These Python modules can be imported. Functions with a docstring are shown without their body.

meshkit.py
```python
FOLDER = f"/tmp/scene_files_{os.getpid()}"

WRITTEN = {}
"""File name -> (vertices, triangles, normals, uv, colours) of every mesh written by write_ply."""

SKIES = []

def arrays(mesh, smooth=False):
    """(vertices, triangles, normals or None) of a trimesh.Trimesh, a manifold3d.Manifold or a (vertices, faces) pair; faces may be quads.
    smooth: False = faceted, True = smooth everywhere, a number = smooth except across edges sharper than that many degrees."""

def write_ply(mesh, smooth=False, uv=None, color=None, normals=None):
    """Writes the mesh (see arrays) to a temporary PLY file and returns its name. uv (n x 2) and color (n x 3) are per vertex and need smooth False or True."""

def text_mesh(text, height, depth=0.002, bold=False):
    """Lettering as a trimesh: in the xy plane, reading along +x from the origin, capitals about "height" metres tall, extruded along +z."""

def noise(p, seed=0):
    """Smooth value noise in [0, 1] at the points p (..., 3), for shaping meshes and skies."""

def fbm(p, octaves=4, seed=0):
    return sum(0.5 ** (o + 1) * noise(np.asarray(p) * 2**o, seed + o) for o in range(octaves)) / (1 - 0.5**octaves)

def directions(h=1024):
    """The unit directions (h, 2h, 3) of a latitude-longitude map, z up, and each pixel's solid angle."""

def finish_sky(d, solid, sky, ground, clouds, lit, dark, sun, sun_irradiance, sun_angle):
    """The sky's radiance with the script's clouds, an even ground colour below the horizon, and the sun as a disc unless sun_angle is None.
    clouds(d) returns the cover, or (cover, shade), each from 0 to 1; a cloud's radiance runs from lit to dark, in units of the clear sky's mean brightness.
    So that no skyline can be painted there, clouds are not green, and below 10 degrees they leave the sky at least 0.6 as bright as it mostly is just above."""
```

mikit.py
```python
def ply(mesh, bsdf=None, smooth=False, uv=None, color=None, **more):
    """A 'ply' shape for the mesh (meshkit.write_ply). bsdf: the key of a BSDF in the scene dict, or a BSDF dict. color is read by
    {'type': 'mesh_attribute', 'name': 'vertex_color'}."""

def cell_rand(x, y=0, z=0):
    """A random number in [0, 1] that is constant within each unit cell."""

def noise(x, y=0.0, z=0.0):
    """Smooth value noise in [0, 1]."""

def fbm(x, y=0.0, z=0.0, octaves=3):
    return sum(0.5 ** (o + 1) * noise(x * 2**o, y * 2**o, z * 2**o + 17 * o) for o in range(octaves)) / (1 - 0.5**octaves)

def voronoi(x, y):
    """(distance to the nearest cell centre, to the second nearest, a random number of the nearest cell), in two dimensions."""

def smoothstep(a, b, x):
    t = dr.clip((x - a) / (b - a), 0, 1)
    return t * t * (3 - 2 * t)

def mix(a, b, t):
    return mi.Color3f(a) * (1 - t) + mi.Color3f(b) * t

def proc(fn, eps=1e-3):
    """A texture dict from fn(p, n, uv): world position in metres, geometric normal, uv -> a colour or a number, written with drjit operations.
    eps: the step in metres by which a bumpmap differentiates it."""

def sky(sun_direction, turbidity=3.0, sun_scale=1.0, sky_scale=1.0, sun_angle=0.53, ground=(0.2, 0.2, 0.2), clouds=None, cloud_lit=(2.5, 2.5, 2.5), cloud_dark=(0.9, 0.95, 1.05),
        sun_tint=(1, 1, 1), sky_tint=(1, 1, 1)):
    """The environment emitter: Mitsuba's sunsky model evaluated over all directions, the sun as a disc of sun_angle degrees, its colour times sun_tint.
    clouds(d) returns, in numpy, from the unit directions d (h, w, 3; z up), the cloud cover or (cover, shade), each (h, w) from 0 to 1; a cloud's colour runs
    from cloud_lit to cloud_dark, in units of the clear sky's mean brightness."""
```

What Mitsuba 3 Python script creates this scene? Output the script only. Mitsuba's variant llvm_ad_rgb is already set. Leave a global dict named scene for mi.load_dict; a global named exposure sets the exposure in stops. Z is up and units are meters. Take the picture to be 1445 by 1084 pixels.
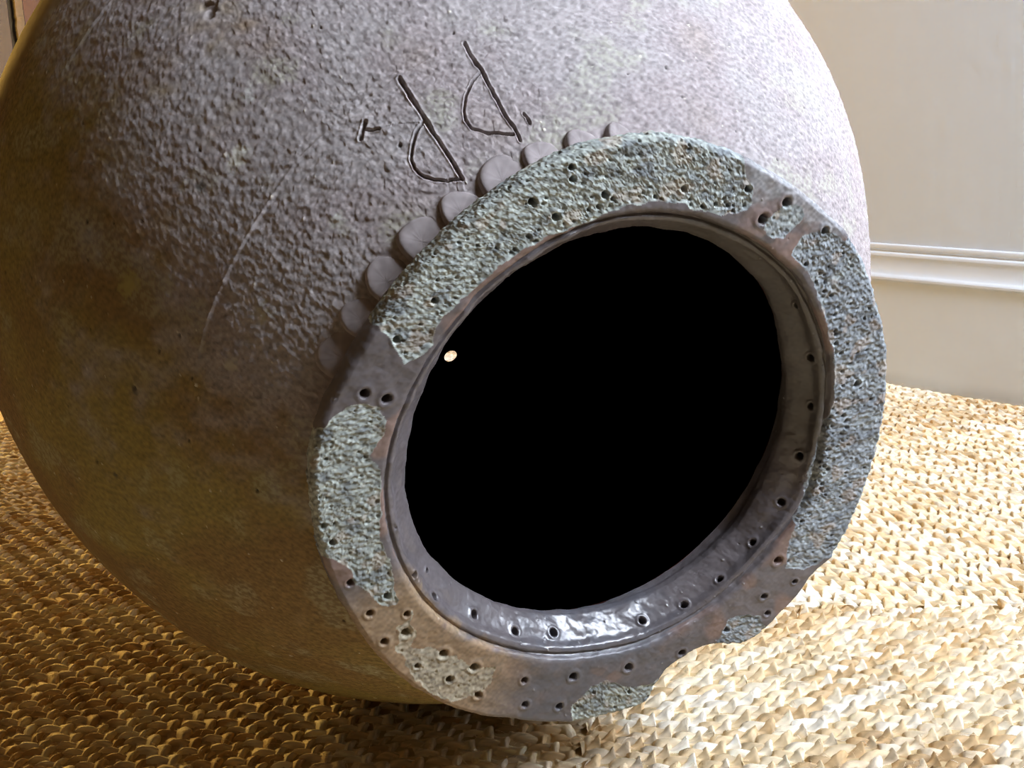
import math
import numpy as np
import trimesh
import drjit as dr
import mitsuba as mi
import mikit
import meshkit
from scipy.interpolate import PchipInterpolator

T = mi.ScalarTransform4f
scene, labels = {}, {}

# ------------------------------------------------------------------ camera, light, exposure
W, H_IMG, FOCAL = 1445, 1084, 1900.0
CAM = np.array([0.0, 0.0, 0.57245])
PITCH, ROLL = math.radians(12.17134), math.radians(3.33695)
FWD = np.array([0, math.cos(PITCH), -math.sin(PITCH)])
DOWN = np.array([0, -math.sin(PITCH), -math.cos(PITCH)])
UP_CAM = math.sin(ROLL) * np.array([1.0, 0, 0]) - math.cos(ROLL) * DOWN
scene['camera'] = {'type': 'perspective', 'fov': math.degrees(2 * math.atan(W / 2 / FOCAL)), 'fov_axis': 'x', 'near_clip': 0.02, 'far_clip': 60.0,
                   'to_world': T().look_at(origin=CAM.tolist(), target=(CAM + FWD).tolist(), up=UP_CAM.tolist())}
exposure = 0.0
SKY_THROUGH_WINDOW = [49.5, 54.0, 61.5]      # daylight from out of view, in the panes of unseen_window_1
LAMP_GLOW = [170.0, 100.0, 22.0]                # warm globe of the floor lamp out of view
WINDOW_N0, WINDOW_N1, WINDOW_Z0, WINDOW_Z1 = 0.08, 0.82, 1.15, 2.86

# ------------------------------------------------------------------ room axes: ALONG the wall, INTO the room
B0 = np.array([0.7245, 2.5223, 0.0])
ALONG = np.array([0.5802, -0.8145, 0.0]); ALONG /= np.linalg.norm(ALONG)
INTO = np.array([-ALONG[1], ALONG[0], 0.0]) * -1
if INTO[0] > 0: INTO = -INTO
UPZ = np.array([0, 0, 1.0])
FLOOR_Z = -0.012
LEN_A, LEN_B, DEPTH, CEIL = -3.0, 2.2, 3.9, 3.0


def room(al, n, z):
    """A point given by metres along the wall, metres out from the wall, height."""
    return B0 + np.asarray(al)[..., None] * ALONG + np.asarray(n)[..., None] * INTO + np.asarray(z)[..., None] * UPZ


def to_room(v):
    v = np.asarray(v, float)
    return room(v[:, 0], v[:, 1], v[:, 2])


def room_box(a0, a1, n0, n1, z0, z1, bevel=0.0):
    if bevel <= 0:
        m = trimesh.creation.box(extents=(a1 - a0, n1 - n0, z1 - z0))
        v, f = m.vertices + [(a0 + a1) / 2, (n0 + n1) / 2, (z0 + z1) / 2], m.faces
    else:
        pts = []
        for sx in (0, 1):
            for sy in (0, 1):
                for sz in (0, 1):
                    c = np.array([(a0, a1)[sx], (n0, n1)[sy], (z0, z1)[sz]])
                    d = np.array([1 - 2 * sx, 1 - 2 * sy, 1 - 2 * sz]) * bevel
                    for k in range(3):
                        q = c + d; q[k] = c[k]; pts.append(q)
        h = trimesh.convex.convex_hull(np.array(pts)); v, f = h.vertices, h.faces
    m = trimesh.Trimesh(to_room(v), f, process=False)
    if m.volume < 0: m.invert()
    return m


def add(key, mesh, bsdf, **kw):
    scene[key] = mikit.ply(mesh, bsdf, **kw)
    return key


def numbered(key):
    if key not in scene: return key
    k = 1
    while f'{key}_{k:03d}' in scene: k += 1
    return f'{key}_{k:03d}'


# ------------------------------------------------------------------ materials
noise, fbm, smoothstep, mix = mikit.noise, mikit.fbm, mikit.smoothstep, mikit.mix
VC = {'type': 'mesh_attribute', 'name': 'vertex_color'}


def paint_coords(p):
    q = mi.Point3f(p)
    al = (q.x - float(B0[0])) * float(ALONG[0]) + (q.y - float(B0[1])) * float(ALONG[1])
    return al, q.z


def wall_relief(p, n, uv):
    al, z = paint_coords(p)
    return noise(al * 420, z * 9, 3) * 0.6 + noise(al * 160, z * 5, 9) * 0.4 + smoothstep(0.70, 0.78, fbm(al * 16, z * 26, 4)) * 1.2


def wall_tone(p, n, uv):
    al, z = paint_coords(p)
    t = fbm(al * 3, z * 1.4, 2)
    return mix((0.49, 0.54, 0.60), (0.54, 0.59, 0.65), t)


def skirt_relief(p, n, uv):
    al, z = paint_coords(p)
    return noise(al * 14, z * 300, 5) * 0.6 + smoothstep(0.68, 0.76, fbm(al * 30, z * 60, 8)) * 1.0


def skirt_tone(p, n, uv):
    al, z = paint_coords(p)
    foot_shade = smoothstep(0.035, 0.0, z + 0.012) * (0.4 + 0.6 * noise(al * 12, z * 90, 2))  # shade at the foot of the skirting, painted into its colour
    return mix((0.57, 0.62, 0.68), (0.32, 0.35, 0.40), foot_shade * 0.6)


scene['mat_wall'] = {'type': 'twosided', 'bsdf': {'type': 'bumpmap', 'arbitrary': mikit.proc(wall_relief, 4e-4), 'scale': 0.0002,
                     'bsdf': {'type': 'principled', 'base_color': mikit.proc(wall_tone), 'roughness': 0.55, 'specular': 0.35}}}
scene['mat_skirt'] = {'type': 'twosided', 'bsdf': {'type': 'bumpmap', 'arbitrary': mikit.proc(skirt_relief, 4e-4), 'scale': 0.00012,
                      'bsdf': {'type': 'principled', 'base_color': mikit.proc(skirt_tone), 'roughness': 0.35, 'specular': 0.5}}}
scene['mat_plaster'] = {'type': 'twosided', 'bsdf': {'type': 'diffuse', 'reflectance': {'type': 'rgb', 'value': [0.14, 0.105, 0.06]}}}


def board_tone(p, n, uv):
    q = mi.Point3f(p)
    g = fbm(q.x * 9 + q.y * 60, q.y * 9 - q.x * 50, q.z * 2)
    return mix((0.36, 0.25, 0.15), (0.55, 0.42, 0.28), g)


scene['mat_board'] = {'type': 'twosided', 'bsdf': {'type': 'principled', 'base_color': mikit.proc(board_tone), 'roughness': 0.45}}


def dark_wood(c0, c1):
    def fn(p, n, uv):
        q = mi.Point3f(p)
        return mix(c0, c1, fbm(q.x * 40, q.y * 40, q.z * 3))
    return {'type': 'twosided', 'bsdf': {'type': 'principled', 'base_color': mikit.proc(fn), 'roughness': 0.6}}


scene['mat_red_wood'] = dark_wood((0.032, 0.015, 0.014), (0.055, 0.027, 0.025))
scene['mat_blue_wood'] = dark_wood((0.022, 0.021, 0.030), (0.042, 0.036, 0.046))
scene['mat_chipped'] = dark_wood((0.02, 0.016, 0.014), (0.11, 0.09, 0.075))
scene['mat_white_paint'] = {'type': 'twosided', 'bsdf': {'type': 'roughplastic', 'diffuse_reflectance': {'type': 'rgb', 'value': [0.7, 0.7, 0.68]}, 'alpha': 0.2}}
scene['mat_brass'] = {'type': 'roughconductor', 'material': 'Cu', 'alpha': 0.25}
scene['mat_jute'] = {'type': 'twosided', 'bsdf': {'type': 'principled', 'base_color': VC, 'roughness': 0.62, 'specular': 0.35, 'sheen': 0.3}}
scene['mat_body'] = {'type': 'twosided', 'bsdf': {'type': 'principled', 'base_color': VC, 'roughness': mikit.proc(lambda p, n, uv: 0.86 - 0.22 * mi.Point2f(uv).x), 'specular': 0.22}}
scene['mat_rim'] = {'type': 'twosided', 'bsdf': {'type': 'principled', 'base_color': VC, 'roughness': mikit.proc(lambda p, n, uv: 0.9 - 0.56 * mi.Point2f(uv).x), 'specular': 0.75,
                    'clearcoat': 0.0}}
scene['mat_lining'] = {'type': 'twosided', 'bsdf': {'type': 'principled', 'base_color': VC, 'roughness': 0.7, 'specular': 0.1}}

# ------------------------------------------------------------------ the room
def struct(key, mesh, bsdf, label, **kw):
    add(key, mesh, bsdf, **kw)
    labels[key] = {'label': label, 'kind': 'structure'}


struct('floor', room_box(LEN_A, LEN_B, 0, DEPTH, FLOOR_Z - 0.08, FLOOR_Z - 0.004), 'mat_board', 'dark joints of the boarded floor under the rug')
k = 0
for i in range(18):
    n0 = i * DEPTH / 18
    key = numbered('floor__board')
    add(key, room_box(LEN_A, LEN_B, n0 + 0.0015, n0 + DEPTH / 18 - 0.0015, FLOOR_Z - 0.02, FLOOR_Z, 0.0015), 'mat_board')
struct('wall_right', room_box(LEN_A - 0.15, LEN_B + 0.15, -0.15, 0, FLOOR_Z - 0.05, CEIL), 'mat_wall', 'pale grey painted wall behind the jar on the right')
struct('wall_back', room_box(LEN_A - 0.15, LEN_A, 0, DEPTH, FLOOR_Z - 0.05, CEIL), 'mat_plaster', 'plaster wall at the far end behind the jar')
struct('wall_left', room_box(LEN_A - 0.15, LEN_B + 0.15, DEPTH, DEPTH + 0.15, FLOOR_Z - 0.05, CEIL), 'mat_plaster', 'plaster wall across the room')
struct('ceiling', room_box(LEN_A - 0.15, LEN_B + 0.15, -0.15, DEPTH + 0.15, CEIL, CEIL + 0.1), 'mat_plaster', 'plain plaster ceiling')
parts = [room_box(LEN_B, LEN_B + 0.15, 0, WINDOW_N0, FLOOR_Z - 0.05, CEIL), room_box(LEN_B, LEN_B + 0.15, WINDOW_N1, DEPTH, FLOOR_Z - 0.05, CEIL),
         room_box(LEN_B, LEN_B + 0.15, WINDOW_N0, WINDOW_N1, FLOOR_Z - 0.05, WINDOW_Z0), room_box(LEN_B, LEN_B + 0.15, WINDOW_N0, WINDOW_N1, WINDOW_Z1, CEIL)]
struct('wall_front', trimesh.util.concatenate(parts), 'mat_plaster', 'plaster wall with the window beside the jar')
# window out of view, lighting the jar: frame, glazing bars and bright panes
fr = []
for z in (WINDOW_Z0, (WINDOW_Z0 + WINDOW_Z1) / 2 - 0.02, WINDOW_Z1 - 0.04):
    fr.append(room_box(LEN_B + 0.05, LEN_B + 0.09, WINDOW_N0, WINDOW_N1, z, z + 0.04))
for n in (WINDOW_N0, (WINDOW_N0 + WINDOW_N1) / 2 - 0.015, WINDOW_N1 - 0.03):
    fr.append(room_box(LEN_B + 0.052, LEN_B + 0.088, n, n + 0.03, WINDOW_Z0, WINDOW_Z1))
struct('unseen_window_1', trimesh.util.concatenate(fr), 'mat_white_paint', 'white sash window out of view, lighting the jar from the right')
pane = {'type': 'area', 'radiance': {'type': 'rgb', 'value': SKY_THROUGH_WINDOW}}
v = np.array([[LEN_B + 0.1, WINDOW_N0, WINDOW_Z0], [LEN_B + 0.1, WINDOW_N1, WINDOW_Z0], [LEN_B + 0.1, WINDOW_N1, WINDOW_Z1], [LEN_B + 0.1, WINDOW_N0, WINDOW_Z1]])
pm = trimesh.Trimesh(to_room(v), [[0, 1, 2], [0, 2, 3]], process=False)
if pm.face_normals[0] @ ALONG > 0: pm.invert()
scene['unseen_window_1__pane'] = {**mikit.ply(pm, {'type': 'diffuse', 'reflectance': {'type': 'rgb', 'value': [0.1, 0.1, 0.1]}}), 'emitter': pane}

# skirting with its moulding, run along the wall
prof = [(0, 0.268), (0.005, 0.268), (0.0075, 0.2665), (0.0085, 0.264), (0.0085, 0.2595), (0.0075, 0.2575), (0.0055, 0.256), (0.0055, 0.2535), (0.011, 0.2525), (0.0135, 0.251), (0.0145, 0.248), (0.0145, 0.2455), (0.0135, 0.2435)]
prof += [(0.0125 + 0.012 * (1 - math.cos(t * math.pi / 2)) ** 1.1, 0.2425 - 0.030 * math.sin(t * math.pi / 2) ** 0.9) for t in np.linspace(0.05, 1, 12)]
prof += [(0.0275, 0.2105), (0.0290, 0.2085), (0.0290, 0.2050), (0.0275, 0.2030), (0.0215, 0.2022), (0.0215, 0.20), (0.0215, 0.004), (0.020, 0.0), (0, 0.0)]
prof = np.array(prof)


def run_profile(prof, a0, a1, m=2):
    al = np.linspace(a0, a1, m)
    v = np.array([[x, p[0], p[1] + FLOOR_Z] for x in al for p in prof]); n = len(prof); f = []
    for i in range(m - 1):
        for j in range(n - 1):
            q = [i * n + j, i * n + j + 1, (i + 1) * n + j + 1, (i + 1) * n + j]
            f += [[q[0], q[1], q[2]], [q[0], q[2], q[3]]]
    me = trimesh.Trimesh(to_room(v), f, process=False)
    c = me.triangles_center[0]; 
    if me.face_normals[len(f) // 2] @ INTO < 0 and me.face_normals[0] @ UPZ < 0: me.invert()
    return me


struct('baseboard_right', run_profile(prof, LEN_A, LEN_B), 'mat_skirt', 'pale grey skirting board with a beaded moulding along the wall', smooth=35)

# old dark door in the far wall, left of the jar
labels['door_1'] = {'label': 'old dark timber door leaf and post in the far wall left of the jar', 'kind': 'structure'}
add('door_1__leaf', room_box(LEN_A + 0.002, LEN_A + 0.045, 0.06, 0.634 + 0.013, FLOOR_Z + 0.008, 2.0, 0.002), 'mat_red_wood')
rng = np.random.default_rng(5)
zz = np.linspace(FLOOR_Z + 0.008, 2.0, 240)
edge = 0.6715 + 0.0035 * (meshkit.fbm(np.stack([zz * 40, zz * 0, zz * 0], -1), 3, 4) - 0.5) * 2 - 0.004 * (meshkit.noise(np.stack([zz * 25, zz * 0 + 3, zz * 0], -1), 8) > 0.7)
dep = 0.047 + 0.003 * meshkit.fbm(np.stack([zz * 60, zz * 0 + 7, zz * 0], -1), 2, 3)
v = np.concatenate([np.stack([zz * 0 + LEN_A + 0.002, zz * 0 + 0.647, zz], -1), np.stack([LEN_A + dep, zz * 0 + 0.647, zz], -1), np.stack([LEN_A + dep, edge, zz], -1), np.stack([zz * 0 + LEN_A + 0.002, edge, zz], -1)])
m_, f = len(zz), []
for a_ in range(4):
    for j in range(m_ - 1):
        p0, p1 = a_ * m_ + j, ((a_ + 1) % 4) * m_ + j
        f += [[p0, p1, p1 + 1], [p0, p1 + 1, p0 + 1]]
f += [[0, 2 * m_, m_], [0, 3 * m_, 2 * m_], [m_ - 1, 2 * m_ - 1, 3 * m_ - 1], [m_ - 1, 3 * m_ - 1, 4 * m_ - 1]]
add('door_1__worn_edge', trimesh.Trimesh(to_room(v), f, process=False), 'mat_chipped')
labels['door_1__worn_edge'] = {'label': 'chipped pale edge of the door leaf'}
add('door_1__post', room_box(LEN_A + 0.002, LEN_A + 0.06, 0.697, 0.86, FLOOR_Z, 2.1, 0.003), 'mat_blue_wood')
labels['door_1__post'] = {'label': 'blue-black door post'}
add('door_1__lintel', room_box(LEN_A + 0.002, LEN_A + 0.055, 0.03, 0.694, 2.01, 2.1, 0.003), 'mat_blue_wood')

# ------------------------------------------------------------------ floor lamp, out of view, placed to warm the left of the rug
def lathe(profile, seg=32):
    a = np.linspace(0, 2 * np.pi, seg, endpoint=False)
    p = np.array(profile, float)
    v = np.stack([p[:, None, 0] * np.cos(a), p[:, None, 0] * np.sin(a), np.repeat(p[:, 1:2], seg, 1)], -1).reshape(-1, 3)
    f = []
    for i in range(len(p) - 1):
        for j in range(seg):
            q = [i * seg + j, i * seg + (j + 1) % seg, (i + 1) * seg + (j + 1) % seg, (i + 1) * seg + j]
            f += [[q[0], q[1], q[2]], [q[0], q[2], q[3]]]
    return trimesh.Trimesh(v, f, process=False)


LAMP_AT = room(-2.3, 1.3, 0.92)
globe = lathe([(0.001, -0.14), (0.05, -0.131), (0.1, -0.098), (0.13, -0.052), (0.14, 0), (0.13, 0.052), (0.1, 0.098), (0.05, 0.131), (0.001, 0.14)][::1])
globe.apply_translation(LAMP_AT)
if globe.volume < 0: globe.invert()
labels['unseen_floor_lamp'] = {'label': 'brass floor lamp with a warm glowing globe out of view by the far wall, warming the left of the rug', 'category': 'lamp'}
scene['unseen_floor_lamp__globe'] = {**mikit.ply(globe, 'mat_white_paint', smooth=True), 'emitter': {'type': 'area', 'radiance': {'type': 'rgb', 'value': LAMP_GLOW}}}
rod = lathe([(0.001, -0.135), (0.03, -0.14), (0.03, -0.165), (0.008, -0.175), (0.008, FLOOR_Z - LAMP_AT[2] + 0.03), (0.03, FLOOR_Z - LAMP_AT[2] + 0.022)], 20)
rod.apply_translation(LAMP_AT)
add('unseen_floor_lamp__pole', rod, 'mat_brass', smooth=40)
foot = lathe([(0.001, 0.026), (0.03, 0.024), (0.12, 0.014), (0.125, 0.008), (0.125, 0.0), (0.001, 0.0)], 32)
foot.apply_translation([LAMP_AT[0], LAMP_AT[1], FLOOR_Z])
add('unseen_floor_lamp__base', foot, 'mat_brass', smooth=40)

# ------------------------------------------------------------------ braided jute rug: concentric rectangular braids, mitred at the corners
RUG_A, RUG_N = 0.5117, 1.1315            # end of the middle line, along the wall and out from it
RUG_HALF, RUG_MID = 1.115, 0.50
ROW = 0.0275
rng = np.random.default_rng(11)
labels['jute_rug'] = {'label': 'braided straw-coloured jute rug under the big jar', 'category': 'rug'}
STRAW = np.array([[0.68, 0.57, 0.39], [0.74, 0.65, 0.49], [0.62, 0.48, 0.29], [0.52, 0.37, 0.20], [0.78, 0.72, 0.60], [0.66, 0.56, 0.41]])


def to_pixels(p):
    q = p - CAM
    x, y, z = q[:, 0], q @ DOWN, q @ FWD
    z = np.maximum(z, 0.05)
    c, s = math.cos(ROLL), math.sin(ROLL)
    return W / 2 + FOCAL * (c * x + s * y) / z, H_IMG / 2 + FOCAL * (-s * x + c * y) / z, q @ FWD


def seen(p, margin=200):
    """Near enough to the photographed view to need single stitches."""
    u, v, z = to_pixels(p)
    return (u > -margin) & (u < W + margin) & (v > 300) & (v < H_IMG + margin) & (z > 0.2)


PERIOD, STEPS = 0.060, 16
COLOURS_N = 97


def braid(centre, side, phase, steps=STEPS, ARCH=8):
    """Three flat strands plaited along the polyline centre (m, 3), sampled PERIOD/STEPS apart; arch sections, open underneath."""
    m = len(centre)
    t = np.arange(m) / steps * 2 * np.pi + phase + 2.4 * meshkit.noise(centre * 16, 7) + 1.0 * meshkit.noise(centre * 60, 9)
    wob = meshkit.noise(centre * 90, 3)[:, None] - 0.5
    fl = np.cross(side, UPZ)
    ang = np.linspace(-0.15, np.pi + 0.15, ARCH)
    vs, fs, cs, at = [], [], [], 0
    for k in range(3):
        ph = t + k * 2 * np.pi / 3
        y = (0.0070 + 0.0018 * meshkit.noise(centre * 50 + k * 3.7, 15)) * np.sin(ph)
        z = 0.0026 * np.sin(2 * ph) - 0.0115
        half_w = 0.0086 + 0.0012 * np.sin(2 * ph + 0.4) + 0.0026 * wob[:, 0]
        high = 0.0060 + 0.0012 * wob[:, 0]
        c = centre + side * y[:, None] + UPZ * z[:, None]
        sl = np.cos(ph) * 0.0078 * 2 * np.pi / PERIOD                    # the strand slants as it crosses
        across = side - fl * sl[:, None] * 0.9
        across /= np.linalg.norm(across, axis=1, keepdims=True)
        v = c[:, None] + across[:, None] * (half_w[:, None] * np.cos(ang))[..., None] + UPZ * (high[:, None] * np.sin(ang))[..., None]
        v = v + (rng.random((1, ARCH, 1)) * 0 + rng.random(v.shape) - 0.5) * 0.0008
        vs.append(v.reshape(-1, 3))
        i, j = np.meshgrid(np.arange(m - 1), np.arange(ARCH - 1), indexing='ij')
        q = np.stack([i * ARCH + j, (i + 1) * ARCH + j, (i + 1) * ARCH + j + 1, i * ARCH + j + 1], -1).reshape(-1, 4) + at
        fs.append(np.vstack([q[:, [0, 1, 2]], q[:, [0, 2, 3]]]))
        # colour: hanks of fibre of different straw tones, streaky across the strand
        seg = (np.arange(m) // (steps * 2.3) + rng.integers(0, 900)).astype(int)
        tone = STRAW[np.random.default_rng(k + 1).integers(0, len(STRAW), 4000)[seg % 4000]]
        patch = meshkit.fbm(centre * 5.0, 3, 21)[:, None]
        tone = tone * (1 - 0.45 * np.clip((patch - 0.52) * 4, 0, 1) * np.array([0.6, 0.9, 1.25]) * 0.6)
        lump = 0.74 + 0.52 * rng.random((m, 1, 1)) ** 0.8
        lane = np.stack(np.meshgrid(np.arange(m) / 9.0 + rng.random() * 90, np.arange(ARCH) * 5.3, [k * 3.1]), -1).reshape(ARCH, m, 3).transpose(1, 0, 2)
        streak = (0.55 + 0.75 * meshkit.noise(lane, 17) + 0.15 * rng.random((m, ARCH)))[..., None]
        cs.append(np.clip(tone[:, None] * lump ** 0.6 * streak, 0.02, 0.88).reshape(-1, 3))
        at += m * ARCH
    return np.vstack(vs), np.vstack(fs), np.vstack(cs)


fibres = []
for r in range(int(RUG_HALF / ROW)):
    o = (r + 0.5) * ROW
    cor = [(-RUG_MID * 1.0 - o + RUG_A, -o), (RUG_A + o, -o), (RUG_A + o, o), (RUG_A - RUG_MID - o, o)]
    for e in range(4):
        p, q = np.array(cor[e]), np.array(cor[(e + 1) % 4])
        length = np.linalg.norm(q - p)
        m = max(3, int(length / PERIOD * STEPS))
        ext = 0.006 / max(length, 0.01)
        tt = np.linspace(-ext, 1 + ext, m)[:, None]
        al = p + (q - p) * tt
        wv = meshkit.noise(np.concatenate([al * 14, np.full((m, 1), r * 0.35)], 1), 5) - 0.5
        nrm = np.array([-(q - p)[1], (q - p)[0]]) / max(length, 1e-6)
        al = al + nrm * wv[:, None] * 0.005
        c = room(al[:, 0], RUG_N + al[:, 1], 0.0016 * (meshkit.noise(np.concatenate([al * 30, al[:, :1] * 0], 1), 2) - 0.7))
        keep = seen(c)
        for run in np.split(np.arange(m), np.nonzero(np.diff(keep.astype(int)))[0] + 1):
            near_ = keep[run[0]]
            run = np.arange(run[0], min(run[-1] + 2, m))
            if not near_: run = run[::2] if len(run) > 4 else run             # half as dense away from the photographed view
            if len(run) < 3: continue
            side3 = nrm[0] * ALONG + nrm[1] * INTO
            v, f, cl = braid(c[run], np.repeat(side3[None], len(run), 0), rng.random() * 6, *((STEPS, 8) if near_ else (STEPS // 2, 5)))
            add(numbered('jute_rug__braid'), trimesh.Trimesh(v, f, process=False), 'mat_jute', smooth=True, color=cl)
            pick = run[rng.random(len(run)) < (0.22 if near_ else 0.1)]
            fibres.append(c[pick] + side3 * (rng.random((len(pick), 1)) - 0.5) * ROW)
# the underside and the far parts of the rug
RB_ = room_box(RUG_A - RUG_MID - RUG_HALF, RUG_A + RUG_HALF, RUG_N - RUG_HALF, RUG_N + RUG_HALF, FLOOR_Z + 0.0002, -0.0098, 0.001)
add('jute_rug__backing', RB_, 'mat_jute', color=np.tile([0.5, 0.38, 0.21], (len(RB_.vertices), 1)), smooth=True)
# loose fibres standing off the braids
fp = np.vstack(fibres)
nf = len(fp)
ang = rng.random(nf) * 2 * np.pi
ln = 0.006 + 0.014 * rng.random(nf) ** 2
dirv = np.stack([np.cos(ang), np.sin(ang), np.zeros(nf)], -1)
lift = 0.0005 + 0.0045 * rng.random(nf) ** 2
side = np.stack([-np.sin(ang), np.cos(ang), np.zeros(nf)], -1)
bend = (rng.random(nf) - 0.5)[:, None] * 0.8
ts = np.linspace(-1, 1, 5)
path = np.stack([fp + dirv * (ln * t / 2)[:, None] + side * bend * (ln * t * t / 2)[:, None] + UPZ * (-0.0030 + lift * (1 - t * t) * 0.9)[:, None] for t in ts], 1)
rad = (0.00013 + 0.00014 * rng.random(nf))[:, None, None]
offs = [side, -side * 0.5 + UPZ * 0.87, -side * 0.5 - UPZ * 0.87]
v = np.stack([path + o[:, None] * rad for o in offs], 2)                   # nf, 5, 3, 3
base = (np.arange(nf) * 15)[:, None]
q = np.array([[i * 3 + j, i * 3 + (j + 1) % 3, (i + 1) * 3 + (j + 1) % 3, (i + 1) * 3 + j] for i in range(4) for j in range(3)])
f = np.vstack([q[:, [0, 1, 2]], q[:, [0, 2, 3]]])
f = (f[None] + base[:, :, None]).reshape(-1, 3)
cf = np.repeat(np.clip(STRAW[rng.integers(0, len(STRAW), nf)] * 1.15, 0, 0.9), 15, 0)
add('jute_rug__loose_fibre', trimesh.Trimesh(v.reshape(-1, 3), f, process=False), 'mat_jute', smooth=True, color=cf)
labels['jute_rug__loose_fibre'] = {'label': 'loose stray fibres', 'kind': 'stuff'}

# ------------------------------------------------------------------ the jar
MOUTH = np.array([0.0791, 0.9374, 0.3155])
AXIS = np.array([-0.3731, 0.8973, 0.2359]); AXIS /= np.linalg.norm(AXIS)      # from the mouth to the foot
E_UP = UPZ - AXIS * AXIS[2]; E_UP /= np.linalg.norm(E_UP)
E_SIDE = np.cross(AXIS, E_UP)
labels['storage_jar'] = {'label': 'huge old stoneware storage jar lying on its side on the jute rug', 'category': 'jar'}
RO = [238.4,238.8,238.4,237.6,236.2,234.9,234.0,233.2,233.4,233.5,233.6,233.5,232.9,232.2,231.6,231.1,230.7,230.3,229.8,229.2,228.6,227.9,227.9,228.2,228.5,228.9,229.6,230.3,230.6,230.8,231.6,232.6,233.6,233.9,233.2,232.6,230.8,229.0,227.5,226.5,225.6,225.2,225.2,225.1,224.8,224.5,224.5,225.0,225.5,226.0,226.5,227.3,228.3,229.3,230.1,230.9,231.4,231.3,231.1,231.1,231.1,230.9,229.5,228.2,226.9,225.6,224.6,223.6,222.6,222.2,222.1,221.9,221.8,222.1,223.2,224.3,225.1,225.6,226.2,226.4,226.3,226.2,226.0,227.0,228.0,228.9,229.9,230.4,230.9,231.3,232.0,232.7,233.4,234.3,235.2,236.1,237.1,238.4,239.7,240.9,242.1,243.3,239.8,237.4,239.3,239.6,239.1,240.0,240.6,237.7,228.9,218.1,212.5,211.1,211.8,215.3,224.3,238.8,239.8,238.9]
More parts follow.
